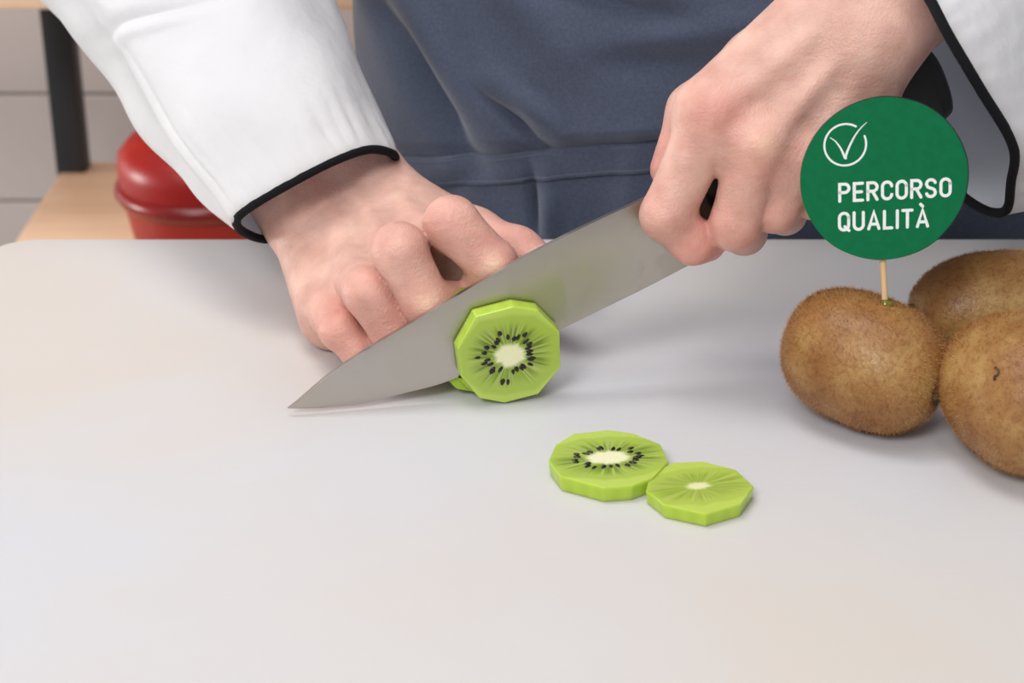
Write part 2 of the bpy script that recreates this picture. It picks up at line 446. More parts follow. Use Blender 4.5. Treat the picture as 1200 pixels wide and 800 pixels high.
# kiwi under the knife: front slice still attached to the rest, blade in the slit
kr = .0223
cK = K0 + Vector((0, 0, kr))
front = cK + KN*.0085 + Vector((math.cos(KA), math.sin(KA), 0))*.0012
pk = empty('peeled_kiwi', (cK.x, cK.y, ZB), 'peeled green kiwi being sliced by the knife, its seeded cut face forward', 'kiwi')
rotm = Matrix(((math.cos(KA), 0, KN.x), (math.sin(KA), 0, KN.y), (0, 1, 0)))      # local x along blade, y up, z towards camera
fs = flesh_disc('front_slice', kr, .0068, 10, 5, .10, pk, 0, .23, 1.02)
fs.rotation_euler = rotm.to_euler(); fs.location = front - pk.location
fs['label'] = 'seeded cut face of the kiwi in front of the blade'
sd = seeds(kr, .10, 8, 31, pk, .33, .6, 1.35); sd.rotation_euler = rotm.to_euler(); sd.location = fs.location
# rest of the fruit behind the blade
V = []; C = []; F = []; NT = 90; NS = 26; Lk = .038
gb = np.array(s2l((160, 192, 52)))
for j in range(NS+1):
    u = j/NS; zz = -Lk*u
    prof = math.sqrt(max(0, 1-max(0, (u-.08)/.92)**1.9)) if u > .08 else 1
    prof = max(prof, .02)*1.03
    for k in range(NT):
        th = 2*math.pi*k/NT; r_ = poly_r(th, 10, 5, kr)*prof
        V.append((r_*1.04*math.cos(th)-.0035-.012*u, r_*math.sin(th), zz)); C.append(gb*(1+.12*mnoise.noise(Vector((math.cos(th)*3, math.sin(th)*3, u*4)))))
for j in range(NS):
    for k in range(NT): F.append((j*NT+k, (j+1)*NT+k, (j+1)*NT+(k+1) % NT, j*NT+(k+1) % NT))
F.append(tuple(range(NT))); F.append(tuple(NS*NT+k for k in range(NT))[::-1])
rk = mesh_obj('kiwi_body', V, F, M['flesh'], pk, auto=50); set_vcol(rk, C)
rk.rotation_euler = rotm.to_euler(); rk.location = cK - KN*.0012 + Vector((-.0022, 0, .0009)) - pk.location
# strip of flesh not yet cut through, below the edge of the blade
V = []; F = []; C = []
NS2 = 40
for side_z in (-.0015, .0022):
    for k in range(NS2+1):
        th = math.radians(215 + 110*k/NS2); r_ = poly_r(th % (2*math.pi), 10, 5, kr)*.995
        V.append((r_*math.cos(th)-.0018+side_z*-.6, r_*math.sin(th), -side_z)); C.append(gb)
for k in range(NS2): F.append((k, k+1, NS2+2+k, NS2+1+k))
F.append(tuple(range(NS2+1))[::-1]); F.append(tuple(NS2+1+k for k in range(NS2+1)))
br = mesh_obj('uncut_flesh', V, F, M['flesh'], pk, auto=50); set_vcol(br, C)
br.rotation_euler = rotm.to_euler(); br.location = cK - pk.location

# ------------------------------------------------------------------ unpeeled kiwis
def kiwi(px, py, Yc, zc_, a_len, r_, axis, label, seed, stem_at=1, nf=20000):
    c = P(px, py, Yc); c.z = ZB + zc_
    e_ = empty('kiwi', (c.x, c.y, ZB), label, 'kiwi', 'unpeeled brown kiwis')
    ax = Vector(axis).normalized(); up_ = Vector((0, 0, 1)); s_ = ax.cross(up_).normalized(); u_ = s_.cross(ax).normalized()
    R3 = Matrix((ax, s_, u_)).transposed()          # local x = long axis
    nu, nv = 96, 64; V = []; F = []
    def surf(ph, t):
        # ph 0..pi along axis, superellipse so the fruit has blunt ends
        cx, sx = math.cos(ph), math.sin(ph)
        ex = 2/2.35
        x = math.copysign(abs(cx)**ex, cx)*a_len; rr = sx**ex*r_
        dimple = math.exp(-((math.pi-ph if stem_at < 0 else ph)/.16)**2)*.0028
        x -= stem_at*dimple
        p = Vector((x, rr*math.cos(t)*.97, rr*math.sin(t)))
        nn = mnoise.noise(p*28+Vector((seed, 0, 0)))*.0011 + mnoise.noise(p*90+Vector((0, seed, 0)))*.0002
        return p + p.normalized()*nn
    for j in range(nv+1):
        ph = math.pi*j/nv
        for i in range(nu): V.append(surf(max(1e-4, min(math.pi-1e-4, ph)), 2*math.pi*i/nu))
    for j in range(nv):
        for i in range(nu): F.append((j*nu+i, (j+1)*nu+i, (j+1)*nu+(i+1) % nu, j*nu+(i+1) % nu))
    off = c - Vector(e_.location)
    sk = mesh_obj('skin', V, F, M['kskin'], e_); sk.rotation_euler = R3.to_euler(); sk.location = off
    rnd = random.Random(seed); V = []; F = []
    for k in range(nf):
        ph = math.acos(rnd.uniform(-1, 1)); t = rnd.uniform(0, 2*math.pi)
        p = surf(ph, t); n_ = Vector((p.x/a_len**2, p.y/r_**2, p.z/r_**2)).normalized()
        tg = Vector((rnd.gauss(0, 1), rnd.gauss(0, 1), rnd.gauss(0, 1)))
        tg = (tg - n_*tg.dot(n_)).normalized()
        d = (n_*.75 + tg*rnd.uniform(.2, .9)).normalized(); ln = rnd.uniform(.0007, .0021)
        w = tg.cross(n_)*.00008
        b0 = len(V); V += [p - n_*.0001 - w, p - n_*.0001 + w, p + d*ln]; F.append((b0, b0+1, b0+2))
    fz = mesh_obj('fuzz', V, F, M['fuzz'], e_, smooth=False); fz.rotation_euler = sk.rotation_euler; fz.location = off; tag(fz, kind='stuff')
    # stem scar: rim of dry sepals around a pale button
    V = []; F = []; n = 36; prof = [(.0001, .0004), (.0016, .0006), (.0021, -.0002), (.0032, .0007), (.0043, .0003), (.0056, -.0012)]
    for q, (pr, ph_) in enumerate(prof):
        for i in range(n):
            t = 2*math.pi*i/n; jr = 1+.22*mnoise.noise(Vector((math.cos(t)*3, math.sin(t)*3, seed+q)))
            V.append((stem_at*(a_len-.0008+ph_+.0014*jr), pr*jr*math.cos(t), pr*jr*math.sin(t)))
    for q in range(len(prof)-1):
        for i in range(n): F.append((q*n+i, q*n+(i+1) % n, (q+1)*n+(i+1) % n, (q+1)*n+i))
    st = mesh_obj('stem_scar', V, F, M['stem'], e_); st.rotation_euler = sk.rotation_euler; st.location = off
    return e_, c
k1, c1 = kiwi(1013, 422, .679, .0272, .0338, .0268, (.78, -.58, -.14), 'brown fuzzy kiwi with the green sign stuck in its top', 3)
k2, c2 = kiwi(1166, 358, .735, .0250, .0370, .0250, (-.97, -.10, -.06), 'rearmost fuzzy brown kiwi, behind the one with the sign', 7)
k3, c3 = kiwi(1197, 464, .6455, .0288, .0345, .0290, (-.30, .95, .0), 'fuzzy brown kiwi nearest the camera, cut off by the right edge', 12, stem_at=1)

from mathutils.bvhtree import BVHTree
sk3 = [o_ for o_ in k3.children if o_.name.startswith('skin')][0]
Rm = sk3.rotation_euler.to_matrix(); of3 = Vector(k3.location)+Vector(sk3.location)
bv = BVHTree.FromPolygons([Rm @ v.co + of3 for v in sk3.data.vertices], [tuple(p.vertices) for p in sk3.data.polygons])
pts = []
for q in ((1166, 430), (1170, 434), (1169, 439), (1165, 441), (1166, 445)):
    h_ = bv.ray_cast(Vector((0, 0, ZB+CH)), ray(*q).normalized())[0]
    if h_: pts.append(h_-Vector((0, .0002, 0)))
if len(pts) > 3:
    pv, pf = tube(catmull(pts, 16), .00055, 6)
    under(k3, mesh_obj('skin_mark', pv, pf, M['stem'], None))

# ------------------------------------------------------------------ the round green sign on a stick
sc = P(1036, 210, .682)
base = P(1037, 352, .677)
sg = empty('sign_on_stick', (base.x, base.y, base.z-.012), 'round green sign reading PERCORSO QUALITA on a wooden stick in a kiwi', 'sign')
tilt = math.radians(10)
FR = Matrix(((1, 0, 0), (0, -math.sin(tilt), math.cos(tilt)), (0, 0, 0)))
xv = Vector((1, 0, 0)); yv = Vector((0, math.sin(tilt), math.cos(tilt))); zv = xv.cross(yv)   # zv faces the camera
SM = Matrix((xv, yv, zv)).transposed()
off = sc - Vector(sg.location)
SR = .0322
def disc_xy(R, z0, z1, n=128, wob=0):
    V = []; F = []
    def rad(a_): return R*(1+wob*(mnoise.noise(Vector((math.cos(a_)*2, math.sin(a_)*2, 4)))))
    for z in (z0, z1):
        for k in range(n):
            a_ = 2*math.pi*k/n; V.append((rad(a_)*math.cos(a_), rad(a_)*math.sin(a_)*.985, z))
    F.append(tuple(range(n))[::-1]); F.append(tuple(n+k for k in range(n)))
    for k in range(n): F.append((k, (k+1) % n, n+(k+1) % n, n+k))
    return V, F
o = mesh_obj('card_backing', *disc_xy(SR*1.006, -.0016, -.00002, wob=.012), M['card'], sg, auto=30); o.rotation_euler = SM.to_euler(); o.location = off + Vector((.0003, .0002, 0))
o = mesh_obj('sign_face', *disc_xy(SR, -.0003, .00008, wob=.012), M['green'], sg, auto=30); o.rotation_euler = SM.to_euler(); o.location = off
def strokes(name, lines, w, parent, zo=.00014):
    """flat printed strokes with round ends; each line a list of (x, y) in mm, w a width or a list of widths"""
    V = []; F = []
    for ln_i, ln in enumerate(lines):
        W = w[ln_i] if hasattr(w, '__len__') else [w]*len(ln)
        z = zo + ln_i*.000004
        P_ = [Vector((x/1000, y/1000, z)) for x, y in ln]; m_ = len(P_)
        Lf = []; Rt = []
        for i in range(m_):
            a_ = P_[max(i-1, 0)]; b_ = P_[min(i+1, m_-1)]
            t0 = (P_[i]-a_).normalized() if i else (b_-P_[i]).normalized()
            t1 = (b_-P_[i]).normalized() if i < m_-1 else t0
            t = (t0+t1).normalized(); c_ = max(.5, t.dot(t0)); n_ = Vector((-t.y, t.x, 0))
            h = W[i]/2000/c_
            Lf.append(P_[i]+n_*h); Rt.append(P_[i]-n_*h)
        b0 = len(V); V += Lf; V += Rt
        for i in range(m_-1): F.append((b0+m_+i, b0+m_+i+1, b0+i+1, b0+i))
        for e_i, sgn in ((0, -1), (m_-1, 1)):
            p = P_[e_i]; t = (P_[1]-P_[0]).normalized() if e_i == 0 else (P_[-1]-P_[-2]).normalized()
            n_ = Vector((-t.y, t.x, 0)); h = W[e_i]/2000; b1_ = len(V)
            arc = [p + n_*h*math.cos(q*math.pi/8) + t*sgn*h*math.sin(q*math.pi/8) for q in range(9)]
            V += arc; F.append(tuple(range(b1_, b1_+9)) if sgn < 0 else tuple(range(b1_, b1_+9))[::-1])
    o = mesh_obj(name, V, F, M['white_print'], parent, smooth=False)
    o.rotation_euler = SM.to_euler(); o.location = off; return o
def arc(cx, cy, rx, ry, a0, a1, n=10):
    return [(cx+rx*math.cos(math.radians(a0+(a1-a0)*k/n)), cy+ry*math.sin(math.radians(a0+(a1-a0)*k/n))) for k in range(n+1)]
H = 1.0
def glyph(ch):
    w = .54; r_ = w/2
    G = {
     'P': ([[(0, 0), (0, 1), (w-.32, 1)]+arc(w-.25, .75, .25, .25, 90, -90, 10)+[(0, .5)]], w),
     'E': ([[(w-.06, 1), (0, 1), (0, 0), (w-.06, 0)], [(0, .5), (w-.12, .5)]], w-.06),
     'R': ([[(0, 0), (0, 1), (w-.32, 1)]+arc(w-.25, .75, .25, .25, 90, -90, 10)+[(0, .5)], [(.27, .5), (w, 0)]], w),
     'C': ([arc(r_, .73, r_, .27, 5, 180, 10)+arc(r_, .27, r_, .27, 180, 355, 10)], w),
     'O': ([arc(r_, .73, r_, .27, 0, 180, 12)+arc(r_, .27, r_, .27, 180, 360, 12)+[(w, .73)]], w),
     'S': ([arc(r_, .76, r_*.95, .24, 15, 180, 9)+[(.03, .68), (.09, .58), (.2, .52), (.36, .47), (.47, .40), (w-.03, .3)]+arc(r_, .24, r_*.95, .24, 0, -165, 9)], w),
     'Q': ([arc(r_, .73, r_, .27, 0, 180, 12)+arc(r_, .27, r_, .27, 180, 360, 12)+[(w, .73)], [(.32, .2), (w+.02, -.04)]], w),
     'U': ([[(0, 1)]+arc(r_, .27, r_, .27, 180, 360, 14)+[(w, 1)]], w),
     'A': ([[(0, 0), (.3, 1), (.6, 0)], [(.1, .27), (.5, .27)]], .6),
     'L': ([[(0, 1), (0, 0), (w-.1, 0)]], w-.1),
     'I': ([[(0, 0), (0, 1)]], .0),
     'T': ([[(0, 1), (w, 1)], [(w/2, 0), (w/2, 1)]], w),
    }
    G['À'] = (G['A'][0]+[[(.18, 1.32), (.30, 1.20)]], .6)
    return G[ch]
def word(txt, x0, y0, x1, y1, cap, lw):
    gs = [glyph(c) for c in txt]; tot = sum(g[1] for g in gs)*cap
    ln_ = math.hypot(x1-x0, y1-y0)-lw; gp = (ln_-tot)/(len(txt)-1)
    a_ = math.atan2(y1-y0, x1-x0); ca, sa = math.cos(a_), math.sin(a_); x = lw/2
    for c, (ls, w) in zip(txt, gs):
        T_ = [[(x0+(x+u*cap)*ca-(v*cap)*sa, y0+(x+u*cap)*sa+(v*cap)*ca) for u, v in l_] for l_ in ls]
        strokes('letter', T_, lw, sg); x += w*cap+gp
word('PERCORSO', -17.3, -8.6, 26.4, -6.3, 6.6, 1.2)
word('QUALITÀ', -16.9, -20.0, 18.4, -18.3, 6.6, 1.2)
strokes('check_circle', [arc(-15.6, 13.4, 8.0, 8.0, 62, 385, 60)], .78, sg)
tick = [(-21.4, 16.1), (-19.6, 14.9), (-18.2, 13.3), (-16.8, 11.2), (-15.6, 8.6), (-15.2, 8.3)]
tick2 = [(-15.4, 8.4), (-14.2, 12.2), (-12.3, 16.4), (-10.2, 19.6), (-7.8, 22.0)]
strokes('check_mark', [catmull([(*p, 0) for p in tick], 14), catmull([(*p, 0) for p in tick2], 14)] if False else
        [[(p.x, p.y) for p in catmull([(*p, 0) for p in tick], 14)], [(p.x, p.y) for p in catmull([(*p, 0) for p in tick2], 14)]],
        [[.3+.75*k/13 for k in range(14)], [1.05-.8*(k/13) for k in range(14)]], sg)
top = sc + yv*(-SR*.5) - zv*.0028
V, F = tube([Vector(base)+Vector((0, 0, -.012)), Vector(base), (Vector(base)+top)/2, top], .00125, 12)
o = mesh_obj('stick', V, F, M['pick'], None); under(sg, o); 
V = []; F = []
for q, (rr, zz) in enumerate([(.0001, .0008), (.0015, .0007), (.0024, .0003), (.003, -.001), (.003, -.004)]):
    for i in range(20):
        t = 2*math.pi*i/20; V.append((rr*math.cos(t), rr*.8*math.sin(t), zz))
for q in range(4):
    for i in range(20): F.append((q*20+i, (q+1)*20+i, (q+1)*20+(i+1) % 20, q*20+(i+1) % 20))
o = mesh_obj('juice_drop', V, F, M['juice'], k1); o.location = Vector(base) + Vector((.0005, -.0012, .0000)) - Vector(k1.location)

# ------------------------------------------------------------------ the knife
spine = [(337, 477.5), (350, 468), (368, 452.5), (391, 434), (435, 405), (480, 378), (522, 353), (580, 319), (640, 286.5), (700, 257), (750, 234), (800, 209), (832, 193)]
edge = [(337, 478.5), (350, 478.6), (372, 478.3), (400, 476), (426, 473), (470, 461.5), (522, 447.5), (585, 420), (647, 391), (705, 362.5), (755, 338), (805, 312), (850, 289)]
sp3 = catmull([PK(*p) for p in spine], 120); ed3 = catmull([PK(*p) for p in edge], 120)
kn = empty('chef_knife', (PK(600, 400).x, PK(600, 400).y, ZB), 'long steel chef knife with black handle slicing the kiwi', 'knife')
V = []; F = []; secs = [(0, .5), (0, .97), (.004, 1.0), (.45, .72), (.86, .30), (.97, .10), (1, .01)]
ns = len(secs)*2
for i in range(120):
    tk = .0011*(1 if i > 14 else .35+.65*i/14)
    a_, b_ = sp3[i], ed3[i]
    for s, h in secs: V.append(a_.lerp(b_, s) + KN*tk*h)
    for s, h in reversed(secs): V.append(a_.lerp(b_, s) - KN*tk*h)
for i in range(119):
    for k in range(ns): F.append((i*ns+k, (i+1)*ns+k, (i+1)*ns+(k+1) % ns, i*ns+(k+1) % ns))
F.append(tuple(range(ns))[::-1]); F.append(tuple(119*ns+k for k in range(ns)))
bl = mesh_obj('blade', V, F, M['blade'], None, auto=25); under(kn, bl)
# handle: rounded sections along the axis, flared butt
hax = [PK(*p) for p in ((828, 232), (850, 222), (900, 196), (950, 170), (1000, 143), (1040, 120), (1065, 108), (1087, 98), (1100, 93), (1105, 91))]
hh = [.0135, .0128, .0120, .0125, .0132, .0140, .0165, .0175, .0150, .008]
hw = [.0060, .0085, .0092, .0098, .0100, .0098, .0098, .0096, .0080, .004]
ax_ = (hax[-1]-hax[0]).normalized(); upv = KN.cross(ax_).normalized()
if upv.z < 0: upv = -upv
hc = catmull(hax, 60); V = []; F = []; n = 28
for i, p in enumerate(hc):
    u = i/59*(len(hh)-1); k = min(int(u), len(hh)-2); f = u-k
    a_ = hh[k]*(1-f)+hh[k+1]*f; b_ = hw[k]*(1-f)+hw[k+1]*f
    for q in range(n):
        t = 2*math.pi*q/n; c_, s_ = math.cos(t), math.sin(t)
        V.append(p + upv*a_*math.copysign(abs(s_)**.8, s_) + KN*b_*math.copysign(abs(c_)**.8, c_))
for i in range(59):
    for q in range(n): F.append((i*n+q, i*n+(q+1) % n, (i+1)*n+(q+1) % n, (i+1)*n+q))
F.append(tuple(range(n))[::-1]); F.append(tuple(59*n+q for q in range(n)))
hd = mesh_obj('handle', V, F, M['handle'], None, auto=60); under(kn, hd)

# ------------------------------------------------------------------ hands: smooth-blended distance field meshed with surface nets
class Field:
    def __init__(s, lo, hi, h):
        s.lo = np.array(lo); s.h = h; s.n = np.ceil((np.array(hi)-s.lo)/h).astype(int)+1
        s.F = np.full(s.n, .03, np.float32)
    def sub(s, pts, m_):
        a_ = np.min(pts, 0)-m_; b_ = np.max(pts, 0)+m_
        i0 = np.clip(((a_-s.lo)/s.h).astype(int), 0, s.n-1); i1 = np.clip(((b_-s.lo)/s.h).astype(int)+2, 1, s.n)
        ax = [(s.lo[k]+s.h*np.arange(i0[k], i1[k])).astype(np.float32) for k in range(3)]
        X, Y, Z = np.meshgrid(*ax, indexing='ij')
        return tuple(slice(i0[k], i1[k]) for k in range(3)), X, Y, Z
    @staticmethod
    def cone(X, Y, Z, a_, b_, ra, rb, flat=None):
        ab = b_-a_; l2 = float(ab@ab)+1e-12
        px, py, pz = X-a_[0], Y-a_[1], Z-a_[2]
        t = np.clip((px*ab[0]+py*ab[1]+pz*ab[2])/l2, 0, 1)
        dx, dy, dz = px-t*ab[0], py-t*ab[1], pz-t*ab[2]
        if flat is not None:                     # flatten along a direction: flat=(unit vector, factor>1)
            nv, k = flat; q = dx*nv[0]+dy*nv[1]+dz*nv[2]
            d = np.sqrt(dx*dx+dy*dy+dz*dz+(k*k-1)*q*q)
        else: d = np.sqrt(dx*dx+dy*dy+dz*dz)
        return d-(ra+(rb-ra)*t)
    def add(s, segs, k, kc=.003, k_far=None, centre=None, Rk=.02):
        """segs: (a, b, ra, rb[, flat]); blended together with kc, then into the field with k (k_far beyond Rk from centre)"""
        pts = np.array([q for g in segs for q in (g[0], g[1])]); m_ = max(max(g[2], g[3]) for g in segs)+.012
        sl, X, Y, Z = s.sub(pts, m_)
        d = None
        for g in segs:
            e = s.cone(X, Y, Z, np.array(g[0], np.float32), np.array(g[1], np.float32), g[2], g[3], g[4] if len(g) > 4 else None)
            d = e if d is None else smin(d, e, kc)
        if centre is not None:
            rr = np.sqrt((X-centre[0])**2+(Y-centre[1])**2+(Z-centre[2])**2)
            w = 1-ss(rr, Rk*.55, Rk*1.25); kk = k_far+(k-k_far)*w
        else: kk = k
        s.F[sl] = smin(s.F[sl], d, kk)
    def groove(s, a_, b_, r_, depth):
        """a shallow crease along a-b"""
        a_ = np.array(a_, np.float32); b_ = np.array(b_, np.float32)
        sl, X, Y, Z = s.sub(np.array([a_, b_]), r_*3)
        d = s.cone(X, Y, Z, a_, b_, 0, 0)
        s.F[sl] += (depth*np.exp(-(d/r_)**2)).astype(np.float32)
    def bumpat(s, c, r_, h_):
        c = np.array(c, np.float32); sl, X, Y, Z = s.sub(np.array([c, c]), r_*2.6)
        d2 = (X-c[0])**2+(Y-c[1])**2+(Z-c[2])**2
        s.F[sl] -= (h_*np.exp(-d2/(r_*r_))).astype(np.float32)
    def mesh(s):
        F = s.F; ins = F < 0; n0, n1, n2 = F.shape
        acc = np.zeros((n0-1, n1-1, n2-1, 3), np.float32); cnt = np.zeros((n0-1, n1-1, n2-1), np.float32)
        import itertools
        for axis in range(3):
            o1, o2 = [k for k in range(3) if k != axis]
            for da, db in itertools.product((0, 1), (0, 1)):
                sa = [slice(0, -1)]*3; sa = list(sa)
                sa[o1] = slice(da, F.shape[o1]-1+da); sa[o2] = slice(db, F.shape[o2]-1+db); sa[axis] = slice(0, -1)
                sb = list(sa); sb[axis] = slice(1, None)
                A = F[tuple(sa)]; B = F[tuple(sb)]; cr = (A < 0) != (B < 0)
                t = np.where(cr, A/np.where(cr, A-B, 1), 0)
                acc[..., axis] += np.where(cr, t, 0); acc[..., o1] += np.where(cr, da, 0); acc[..., o2] += np.where(cr, db, 0)
                cnt += cr
        act = cnt > 0; idx = np.full(act.shape, -1, np.int64); idx[act] = np.arange(act.sum())
        cell = np.argwhere(act); V = (cell+acc[act]/cnt[act][:, None])*s.h+s.lo
        Q = []
        for axis in range(3):
            o1, o2 = (axis+1) % 3, (axis+2) % 3
            sa = [slice(None)]*3; sb = [slice(None)]*3; sa[axis] = slice(0, -1); sb[axis] = slice(1, None)
            A = ins[tuple(sa)]; B = ins[tuple(sb)]; cr = np.argwhere(A != B)
            ok = (cr[:, o1] > 0) & (cr[:, o2] > 0) & (cr[:, o1] < F.shape[o1]-1) & (cr[:, o2] < F.shape[o2]-1); cr = cr[ok]
            e1 = np.zeros(3, int); e1[o1] = 1; e2 = np.zeros(3, int); e2[o2] = 1
            q = [idx[tuple((cr-d_).T)] for d_ in (e1+e2, e2, 0*e1, e1)]
            q = np.stack(q, 1); fl_ = ~A[tuple(cr.T)]; q[fl_] = q[fl_][:, ::-1]; Q.append(q)
        return V, np.vstack(Q)
def smin(a_, b_, k):
    h_ = np.clip(.5+.5*(b_-a_)/k, 0, 1); return b_*(1-h_)+a_*h_-k*h_*(1-h_)
def npv(v): return np.array((v.x, v.y, v.z))
def jt(px, py, Y): return npv(P(px, py, Y))

skinV = []; skinQ = []; skinC = []; Q0 = []
base_c = np.array(s2l((222, 182, 166))); red_c = np.array(s2l((222, 146, 134))); pale_c = np.array(s2l((236, 202, 172)))
def finish(field, reds, pales):
    V, Q = field.mesh()
    # light smoothing
    for _ in range(2):
        S = np.zeros_like(V); c_ = np.zeros(len(V))
        for a_, b_ in ((0, 1), (1, 2), (2, 3), (3, 0)):
            np.add.at(S, Q[:, a_], V[Q[:, b_]]); np.add.at(c_, Q[:, a_], 1); np.add.at(S, Q[:, b_], V[Q[:, a_]]); np.add.at(c_, Q[:, b_], 1)
        V = V*.45+.55*S/np.maximum(c_, 1)[:, None]
    wr = np.zeros(len(V)); wp = np.zeros(len(V))
    for c, r_, a_ in reds: wr = np.maximum(wr, a_*np.exp(-((V-c)**2).sum(1)/r_**2))
    for c, r_, a_ in pales: wp = np.maximum(wp, a_*np.exp(-((V-c)**2).sum(1)/r_**2))
    C = base_c*(1-wr[:, None])+red_c*wr[:, None]; C = C*(1-wp[:, None])+pale_c*wp[:, None]
    o_ = sum(len(v) for v in skinV); Q0.append(o_); skinV.append(V); skinQ.append(Q+o_); skinC.append(C)

# --- the hand at the photograph's left (holds the kiwi)
wr_ = jt(398, 208, .822); wr_u = jt(352, 236, .812); wr_r = jt(424, 207, .824)
elb = jt(120, -150, .985)
mcp = {'i': jt(518, 286, .754), 'm': jt(466, 302, .750), 'r': jt(418, 326, .748), 'p': jt(380, 358, .748)}
pip = {'i': jt(529, 262, .720), 'm': jt(468, 293, .712), 'r': jt(430, 343, .712), 'p': jt(397, 386, .717)}
dip = {'i': jt(578, 310, .7155), 'm': jt(500, 355, .7075), 'r': jt(460, 390, .709), 'p': jt(424, 414, .712)}
tip = {'i': jt(556, 348, .724), 'm': jt(530, 352, .7175), 'r': jt(492, 398, .716), 'p': jt(446, 422, .717)}
rad = {'i': (.0110, .0112, .0100, .0082), 'm': (.0110, .0112, .0101, .0084), 'r': (.0108, .0097, .0090, .0076), 'p': (.0100, .0082, .0078, .0068)}
allp = np.array([wr_, wr_u, wr_r]+list(mcp.values())+list(pip.values())+list(dip.values())+list(tip.values())+[jt(650, 322, .75), jt(300, 90, .885)])
fd = Field(allp.min(0)-.022, allp.max(0)+.022, .0010)
fd.lo = np.array(fd.lo)
bkn = np.cross(mcp['i']-mcp['p'], mcp['m']-wr_); bkn /= np.linalg.norm(bkn)
if bkn[2] < 0: bkn = -bkn
# forearm and wrist, broad and flat
fore = wr_+(elb-wr_)*.55
fd.add([(wr_u, fore+(wr_u-wr_)*1.0, .0200, .0285), (wr_r, fore+(wr_r-wr_)*.1, .0182, .020)], .01, .012)
# metacarpals
pal = []
for k, w0 in (('i', wr_r), ('m', wr_*.6+wr_r*.4), ('r', wr_*.55+wr_u*.45), ('p', wr_u)):
    low = bkn*-.004
    pal.append((w0+low*1.2, mcp[k]+low, .0165, .0118 if k != 'p' else .0125))
pal.append((wr_u-bkn*.008, mcp['p']-bkn*.010, .0165, .0125))     # hypothenar
fd.add(pal, .014, .010)
for k in 'imrp':
    r0, r1, r2, r3 = rad[k]
    fd.add([(mcp[k], pip[k], r0, r1), (pip[k], dip[k], r1*1.0, r2), (dip[k], tip[k], r2, r3)], .006, .003, .0010, mcp[k], .017)
fd.add([(mcp['i']+np.array([0, .002, -.006]), mcp['m']+np.array([0, .002, -.008]), .012, .012)], .008)
# thumb
t0, t1, t2, t3 = jt(464, 244, .806), jt(556, 275, .778), jt(606, 294, .762), jt(648, 318, .750)
fd.add([(t0, t1, .0165, .0118), (t1, t2, .0112, .0100), (t2, t3, .0102, .0082)], .012, .005)
# knuckle bones, tendons, veins, creases
for k in 'im':
    d_ = (dip[k]-pip[k]); d_ /= np.linalg.norm(d_); out = np.array([0, -.8, .5]); out -= d_*(out@d_); out /= np.linalg.norm(out)
    fd.bumpat(dip[k]+out*.0085+d_*.002, .0042, .0011)
for k, w0 in (('i', wr_r), ('m', wr_), ('r', wr_*.6+wr_u*.4)):
    a_ = w0+bkn*.010; b_ = mcp[k]+bkn*.0062
    fd.add([(a_*.6+b_*.4, b_, .0012, .0024)], .007)
def vein(pts, r_=.0012, k=.003, lift=0):
    P_ = [q+Vector((0, lift, 0)) for q in catmull([Vector(p) for p in pts], 14)]
    fd.add([(npv(P_[i]), npv(P_[i+1]), r_, r_) for i in range(13)], k, .001)
fd.groove(jt(418, 330, .710)+bkn*.006, jt(446, 315, .716)+bkn*.006, .0010, .0006)
reds = [(dip[k], .017, .55) for k in 'imrp']+[(tip['m'], .012, .8), (mcp['i'], .014, .5), (pip['m'], .015, .35), (pip['i'], .016, .45), (pip['p'], .02, .5), (pip['r'], .016, .35), (t2, .022, .5)]
pales = [(dip[k]+np.array([0, -.0085, .003]), .0055, .75) for k in 'im']
finish(fd, reds, pales)

# --- the hand at the photograph's right (holds the knife)
W0 = jt(1052, 8, .728); Wu = jt(1010, 60, .722); Wt = jt(1035, -40, .738); E1 = jt(1300, -230, .96)
mcp = {'i': jt(836, 132, .7115), 'm': jt(888, 168, .704), 'r': jt(940, 186, .706), 'p': jt(992, 198, .714)}
pip = {'i': jt(781, 252, .7015), 'm': jt(861, 264, .7000), 'r': jt(908, 245, .704), 'p': jt(955, 232, .711)}
dip = {'i': jt(812, 283, .7030), 'm': jt(872, 272, .722), 'r': jt(920, 250, .727), 'p': jt(965, 235, .731)}
tip = {'i': jt(828, 284, .7075), 'm': jt(868, 245, .740), 'r': jt(915, 225, .744), 'p': jt(962, 212, .746)}
rad = {'i': (.0120, .0103, .0090, .0080), 'm': (.0118, .0100, .0090, .0080), 'r': (.0112, .0092, .0084, .0076), 'p': (.0105, .0084, .0076, .0070)}
th_ = [jt(985, 20, .745), jt(888, 76, .748), jt(814, 130, .7465), jt(787, 198, .7375)]
allp = np.array([W0, Wu, Wt]+list(mcp.values())+list(pip.values())+list(dip.values())+list(tip.values())+th_+[W0+(E1-W0)*.45])
fd = Field(allp.min(0)-.024, allp.max(0)+.024, .0010)
bkn = np.cross(mcp['i']-mcp['p'], mcp['m']-W0); bkn /= np.linalg.norm(bkn)
if bkn[1] > 0: bkn = -bkn
FE = W0+(E1-W0)*.45
fd.add([(Wu+np.array([.006, .004, .006]), FE+(Wu-W0)*.9, .0185, .028), (Wt, FE+(Wt-W0)*.9, .0195, .028)], .01, .012)
pal = []
for k, w0 in (('i', Wt), ('m', Wt*.55+W0*.45), ('r', W0*.6+Wu*.4), ('p', Wu)):
    low = -bkn*.006
    pal.append((w0+low*.8, mcp[k]+low*.5, .0160, .0118))
pal.append((Wu-bkn*.010, jt(1016, 165, .724), .0150, .0125))
pal.append((jt(968, 16, .738), mcp['i']-bkn*.006, .016, .0125))
fd.add(pal, .014, .011)
for k in 'imrp':
    r0, r1, r2, r3 = rad[k]
    fd.add([(mcp[k], pip[k], r0, r1), (pip[k], dip[k], r1*.98, r2), (dip[k], tip[k], r2, r3)], .011, .0035, .0011, mcp[k], .021)
